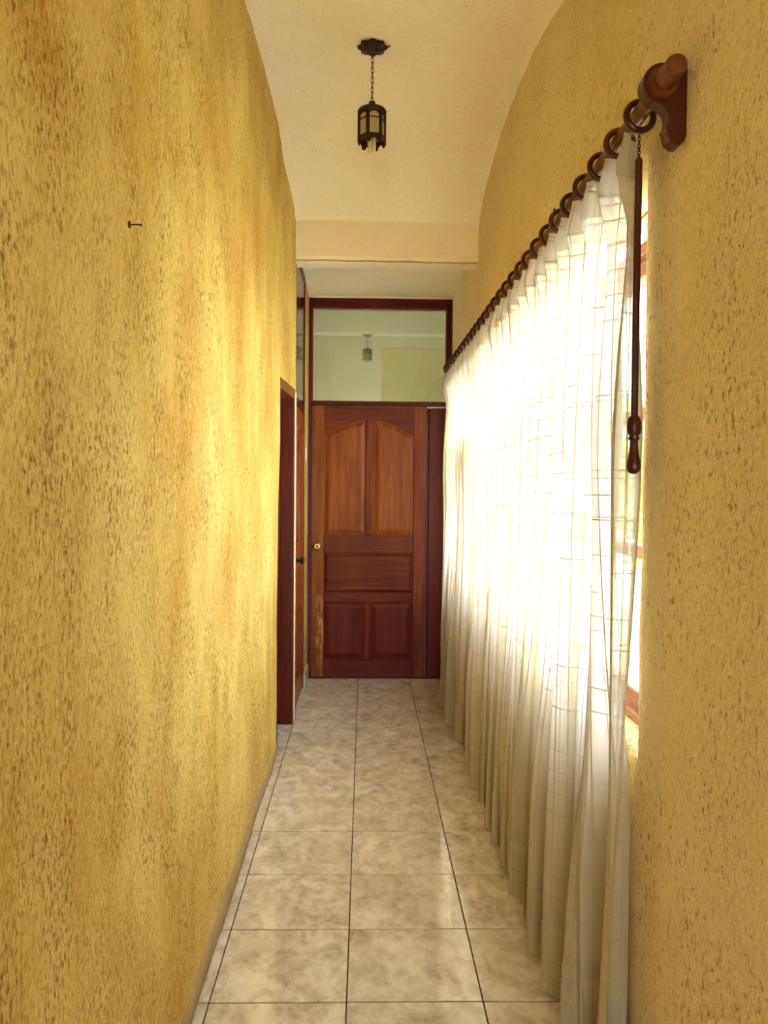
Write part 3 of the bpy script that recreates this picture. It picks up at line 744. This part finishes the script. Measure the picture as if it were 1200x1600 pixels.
# ------------------------------------------------------------------ lantern
def lantern(x, y, zc, drop, label, rz=0.2, iron=None):
    M_I = iron or M_IRON
    e = empty('hanging_lantern', (x, y, zc-drop-0.24), label, 'lantern', 'hanging lanterns')
    # canopy: scalloped rosette
    bm = BM(); rows_ = []
    for rr, dz in ((0.010, -0.034), (0.022, -0.034), (0.030, -0.026), (0.048, -0.020), (0.060, -0.012), (0.060, -0.004), (0.045, 0.004)):
        rows_.append([bm.verts.new((x+rr*(1+0.09*math.cos(8*a)*(rr > 0.04))*math.cos(a), y+rr*(1+0.09*math.cos(8*a)*(rr > 0.04))*math.sin(a), zc+dz)) for a in [2*math.pi*i/48 for i in range(48)]])
    for A, B in zip(rows_, rows_[1:]):
        for i in range(48): bm.faces.new((A[i], A[(i+1) % 48], B[(i+1) % 48], B[i]))
    bm.faces.new(rows_[0]); bm.faces.new(rows_[-1]); can = obj('canopy', bm, M_I, e)
    bm = BM(); tube(bm, [(x+0.058, y-0.005, zc-0.008), (x+0.068, y-0.006, zc-0.007), (x+0.080, y-0.006, zc-0.003)], [0.006, 0.004, 0.001], 6); obj('leaf_tip', bm, M_I, can)
    for s in (-1, 1):
        bm = BM(); tube(bm, [(x+s*0.010, y, zc-0.032), (x+s*0.006, y, zc-0.045), (x, y, zc-0.056)], 0.0013, 6); obj('hook_wire', bm, M_I, can)
    z0 = zc-0.052; n = max(6, int((drop-0.05)/0.0195)); st = (drop-0.05)/n
    for i in range(n):
        bm = BM(); pts = []
        zz = z0-st*(i+0.5); an = R(90)*(i % 2)+0.5
        for k in range(14):
            t = 2*math.pi*k/14; w_ = 0.0055*math.cos(t); pts.append((x+w_*math.cos(an), y+w_*math.sin(an), zz+(st*0.5+0.004)*math.sin(t)))
        tube(bm, pts, 0.0015, 6, True); obj('chain_link', bm, M_I, e, smooth=True)
    zt = zc-drop
    bm = BM(); lathe(bm, [(0.006, 0.004), (0.014, 0.0), (0.017, -0.012), (0.019, -0.016), (0.044, -0.026), (0.058, -0.034), (0.0625, -0.040), (0.0625, -0.048), (0.058, -0.052), (0.050, -0.050)], (x, y, zt), 'z', 30); obj('cap', bm, M_I, e, smooth=False)
    Rh = 0.058; za, zb = zt-0.050, zt-0.158
    hexp = [(x+Rh*math.cos(rz+R(60)*i), y+Rh*math.sin(rz+R(60)*i)) for i in range(6)]
    for i in range(6):
        a, c = Vector((*hexp[i], 0)), Vector((*hexp[(i+1) % 6], 0)); t = (c-a).normalized(); L = (c-a).length; nrm = Vector((t.y, -t.x, 0))
        def TT(u, v, d, a=a, t=t, nrm=nrm): q = a+t*u+nrm*d; return (q.x, q.y, v)
        # post
        bm = BM(); tube(bm, [(a.x, a.y, za), (a.x, a.y, zb-0.022)], 0.0050, 8); obj('post', bm, M_I, e)
        # arched side frame: plate with arched opening, as a band of quads
        bm = BM(); m_ = 0.0085; NN = 12; outer = []; inner = []
        zs1 = za-0.024
        for k in range(NN+1):
            th = math.pi*k/NN; inner.append((L/2-(L/2-m_)*math.cos(th), zs1+0.017*math.sin(th)))
            outer.append((L*k/NN, za))
        inner = [(m_, zb+0.008)]+inner+[(L-m_, zb+0.008)]; outer = [(0, zb-0.006)]+outer+[(L, zb-0.006)]
        for d0 in (0.0025, -0.0015):
            A = [bm.verts.new(TT(u, v, d0)) for u, v in outer]; B = [bm.verts.new(TT(u, v, d0)) for u, v in inner]
            for k in range(len(A)-1): bm.faces.new((A[k], A[k+1], B[k+1], B[k]))
            bm.faces.new((A[0], B[0], B[-1], A[-1]))
        fr = obj('side_frame', bm, M_I, e)
        bm = BM(); prism(bm, rect(m_-0.002, L-m_+0.002, zs1-0.010, zs1-0.0065), TT, -0.002, 0.003); obj('cross_bar', bm, M_I, fr)
        bm = BM(); prism(bm, inner[:], lambda u, v, d, TT=TT: TT(u, v, d), -0.0032, -0.0015); obj('pane', bm, M_FROST, e)
        # crenellated lower skirt
        bm = BM(); pr = [(0, zb-0.006), (0, zb-0.030), (L*0.22, zb-0.030), (L*0.24, zb-0.018), (L*0.40, zb-0.018), (L*0.42, zb-0.012), (L*0.58, zb-0.012), (L*0.60, zb-0.018), (L*0.76, zb-0.018), (L*0.78, zb-0.030), (L, zb-0.030), (L, zb-0.006)]
        prism(bm, pr, TT, -0.0015, 0.0015); obj('skirt', bm, M_I, e)
    bm = BM(); lathe(bm, [(0.022, 0.0), (0.024, -0.045), (0.022, -0.055)], (x, y, zt-0.055), 'z', 16); lampb = obj('bulb', bm, M_BULB, e, smooth=True)
    for k in range(4):
        a = rz+R(45)+R(90)*k; px, py = x+0.0125*math.cos(a), y+0.0125*math.sin(a)
        bm = BM(); lathe(bm, [(0.0078, 0.0), (0.0078, -0.100), (0.0068, -0.107), (0.0035, -0.111)], (px, py, zt-0.108), 'z', 12); obj('tube', bm, M_BULB, lampb, smooth=True)
    return e
lantern(0.018, 3.64, 3.405, 0.240, 'dark iron six-sided lantern with frosted panes on a chain')

# ------------------------------------------------------------------ nail and hook
xw = xl(2.10, 2.02)
def wall_hit(u_px, v_px):
    d = _r*((u_px-600)/1297.7) + _u*(-(v_px-800)/1297.7) + _f
    return d
d = wall_hit(207, 351); t = -0.470/d.x; pn = Vector((0, 0, CAM_H)) + d*t; pn.x = xl(pn.y, pn.z)
nail = empty('nail', pn, 'small rusty nail sticking out of the golden wall', 'nail')
bm = BM(); lathe(bm, [(0.0016, -0.01), (0.0016, 0.024), (0.0016, 0.025)], pn, 'x', 8); obj('shank', bm, M_RUST, nail)
bm = BM(); lathe(bm, [(0.0016, -0.004), (0.0075, -0.002), (0.007, 0.003), (0.002, 0.0045)], pn, 'x', 12); obj('wall_plug', bm, M_RUST, nail)
bm = BM(); lathe(bm, [(0.0026, 0.0235), (0.0028, 0.0255), (0.0015, 0.0265)], pn, 'x', 12); obj('head', bm, M_RUST, nail)
d = wall_hit(866, 328); t = 0.70/d.x; ph = Vector((0, 0, CAM_H)) + d*t; ph.x = xr(ph.y, ph.z)
bm = BM(); tube(bm, [(ph.x-0.004, ph.y+0.008*math.cos(2*math.pi*i/14), ph.z+0.006*math.sin(2*math.pi*i/14)) for i in range(14)], 0.0016, 6, True)
tube(bm, [(ph.x+0.005, ph.y, ph.z+0.006), (ph.x-0.004, ph.y, ph.z+0.006)], 0.0014, 6)
setp(obj('screw_eye', bm, M_IRON, origin=ph, smooth=True), 'tiny dark screw eye in the wall above the curtain rod', 'hook')

# ------------------------------------------------------------------ hall beyond the end door
HY0, HY1 = D+0.12, 12.6
bm = BM(); box(bm, -1.9, 2.0, HY0, HY1+0.2, -0.1, 0.0); setp(obj('floor_hall', bm, M_TILE), 'tiled floor of the hall beyond the end door', kind='structure')
bm = BM(); box(bm, -1.9, 2.0, HY1, HY1+0.2, 0, 4.2); setp(obj('wall_hall_back', bm, M_HALL), 'pale back wall of the hall seen through the transom', kind='structure')
bm = BM(); box(bm, -1.9, -1.75, HY0, 8.1, 0, 4.2); box(bm, -1.9, -1.75, 9.1, HY1, 0, 4.2); box(bm, -1.9, -1.75, 8.1, 9.1, 0, 1.5); box(bm, -1.9, -1.75, 8.1, 9.1, 2.6, 4.2); setp(obj('wall_hall_left', bm, M_HALL), 'pale left wall of the hall beyond the door', kind='structure')
bm = BM(); box(bm, 1.72, 1.87, HY0, 11.6, 0, 4.2); box(bm, 1.72, 1.87, 12.3, HY1, 0, 4.2); box(bm, 1.72, 1.87, 11.6, 12.3, 0, 1.3); box(bm, 1.72, 1.87, 11.6, 12.3, 2.7, 4.2)
setp(obj('wall_hall_right', bm, M_HALL), 'pale right wall of the hall with an added window', kind='structure')
bm = BM(); box(bm, -1.9, -0.62, HY0-0.12, HY0, 0, 4.2); box(bm, 0.86, 2.0, HY0-0.12, HY0, 0, 4.2); box(bm, -0.62, 0.86, HY0-0.11, HY0, 3.5, 4.2)
setp(obj('wall_hall_front', bm, M_HALL), 'hall side of the wall around the end door', kind='structure')
bm = BM(); box(bm, -1.9, 2.0, HY0, HY1+0.2, 3.86, 4.0); setp(obj('ceiling_hall', bm, M_HALL), 'pale ceiling of the hall beyond the transom', kind='structure')
bm = BM(); box(bm, 0.21, 1.30, 10.9, 11.2, 0, 3.32, 0.01); setp(obj('wall_partition', bm, M_HALLDARK), 'olive partition wall seen through the transom glass', kind='structure')
hw = empty('window_added_hall', (1.8, 11.95, 1.3), 'unseen window added to light the hall beyond the end door', kind='structure')  # unseen window, added so daylight reaches the hall
for a in ((11.6, 11.65, 1.3, 2.7), (12.25, 12.3, 1.3, 2.7), (11.65, 12.25, 1.3, 1.35), (11.65, 12.25, 2.65, 2.7)):
    bm = BM(); box(bm, 1.77, 1.82, a[0], a[1], a[2], a[3], 0.004); obj('frame_bar', bm, M_FRAME, hw)
bm = BM(); box(bm, 1.792, 1.797, 11.65, 12.25, 1.35, 2.65); obj('pane', bm, M_GLASS, hw)
h2 = empty('window_added_side', (-1.82, 8.6, 1.5), 'small unseen window added in the left hall wall to light the partition', kind='structure')  # unseen window, added to brighten the partition behind the transom
for a in ((8.1, 8.15, 1.5, 2.6), (9.05, 9.1, 1.5, 2.6), (8.15, 9.05, 1.5, 1.55), (8.15, 9.05, 2.55, 2.6)):
    bm = BM(); box(bm, -1.85, -1.80, a[0], a[1], a[2], a[3], 0.004); obj('frame_bar', bm, M_FRAME, h2)
bm = BM(); box(bm, -1.828, -1.823, 8.15, 9.05, 1.55, 2.55); obj('pane', bm, M_GLASS, h2)
bm = BM(); box(bm, -1.75, 1.72, 11.2, 11.4, 3.56, 3.86, 0.01); setp(obj('trim_3', bm, M_HALL), 'pale beam under the hall ceiling', kind='structure')
lantern(0.02, 11.3, 3.56, 0.16, 'pale second lantern placed behind the transom glass', iron=M_PALE_IRON)  # pale copy of the corridor lantern, placed to show in the transom

# ------------------------------------------------------------------ garden outside
bm = BM(); box(bm, -40, 40, -35, 50, -0.6, -0.5); setp(obj('ground', bm, M_GROUND), 'sunlit garden ground outside the window', kind='structure')
def tree(x, y, h, r, n, mat, label, seed):
    rnd = random.Random(seed)
    e = empty('garden_tree', (x, y, -0.5), label, 'tree', 'trees outside the window')
    bm = BM(); tube(bm, [(x, y, -0.5), (x+0.05, y-0.03, 0.3), (x-0.03, y+0.04, h*0.45), (x, y, h*0.8)], [0.13, 0.1, 0.07, 0.03], 10)
    for k in range(7):
        a = rnd.uniform(0, 6.28); z0_ = rnd.uniform(0.2, 0.6)*h
        tube(bm, [(x, y, z0_), (x+0.4*r*math.cos(a), y+0.4*r*math.sin(a), z0_+0.3), (x+0.8*r*math.cos(a), y+0.8*r*math.sin(a), z0_+0.6)], [0.04, 0.03, 0.012], 6)
    obj('trunk', bm, M_BARK, e)
    bm = BM()
    blobs = []
    for k in range(26):
        v = Vector((rnd.gauss(0, 1), rnd.gauss(0, 1), rnd.gauss(0, 1))).normalized()*rnd.uniform(0.3, 1.0)
        blobs.append((Vector((x+v.x*r, y+v.y*r, h*0.5+v.z*h*0.48)), rnd.uniform(0.25, 0.5)*r))
    for i in range(n):
        c, rr = rnd.choice(blobs)
        v = Vector((rnd.gauss(0, 1), rnd.gauss(0, 1), rnd.gauss(0, 1))).normalized()*rr*rnd.uniform(0.5, 1.0)
        p = c+v; u = Vector((rnd.gauss(0, 1), rnd.gauss(0, 1), rnd.gauss(0, 1))).normalized(); w = u.orthogonal().normalized()
        s1, s2 = rnd.uniform(0.04, 0.075), rnd.uniform(0.02, 0.035)
        bm.faces.new([bm.verts.new(p+u*s1), bm.verts.new(p+w*s2), bm.verts.new(p-u*s1), bm.verts.new(p-w*s2)])
    setp(obj('foliage', bm, mat, e, recalc=False), kind='stuff')
tree(4.1, 9.6, 3.0, 1.3, 9000, M_LEAF, 'yellow-green leafy tree nearest the window', 1)
tree(5.8, 14.5, 3.6, 1.9, 9000, M_LEAF2, 'grey-green tree farther off in the garden', 2)
tree(6.4, 5.0, 2.6, 1.3, 7000, M_LEAF2, 'low grey-green tree opposite the middle of the window', 3)
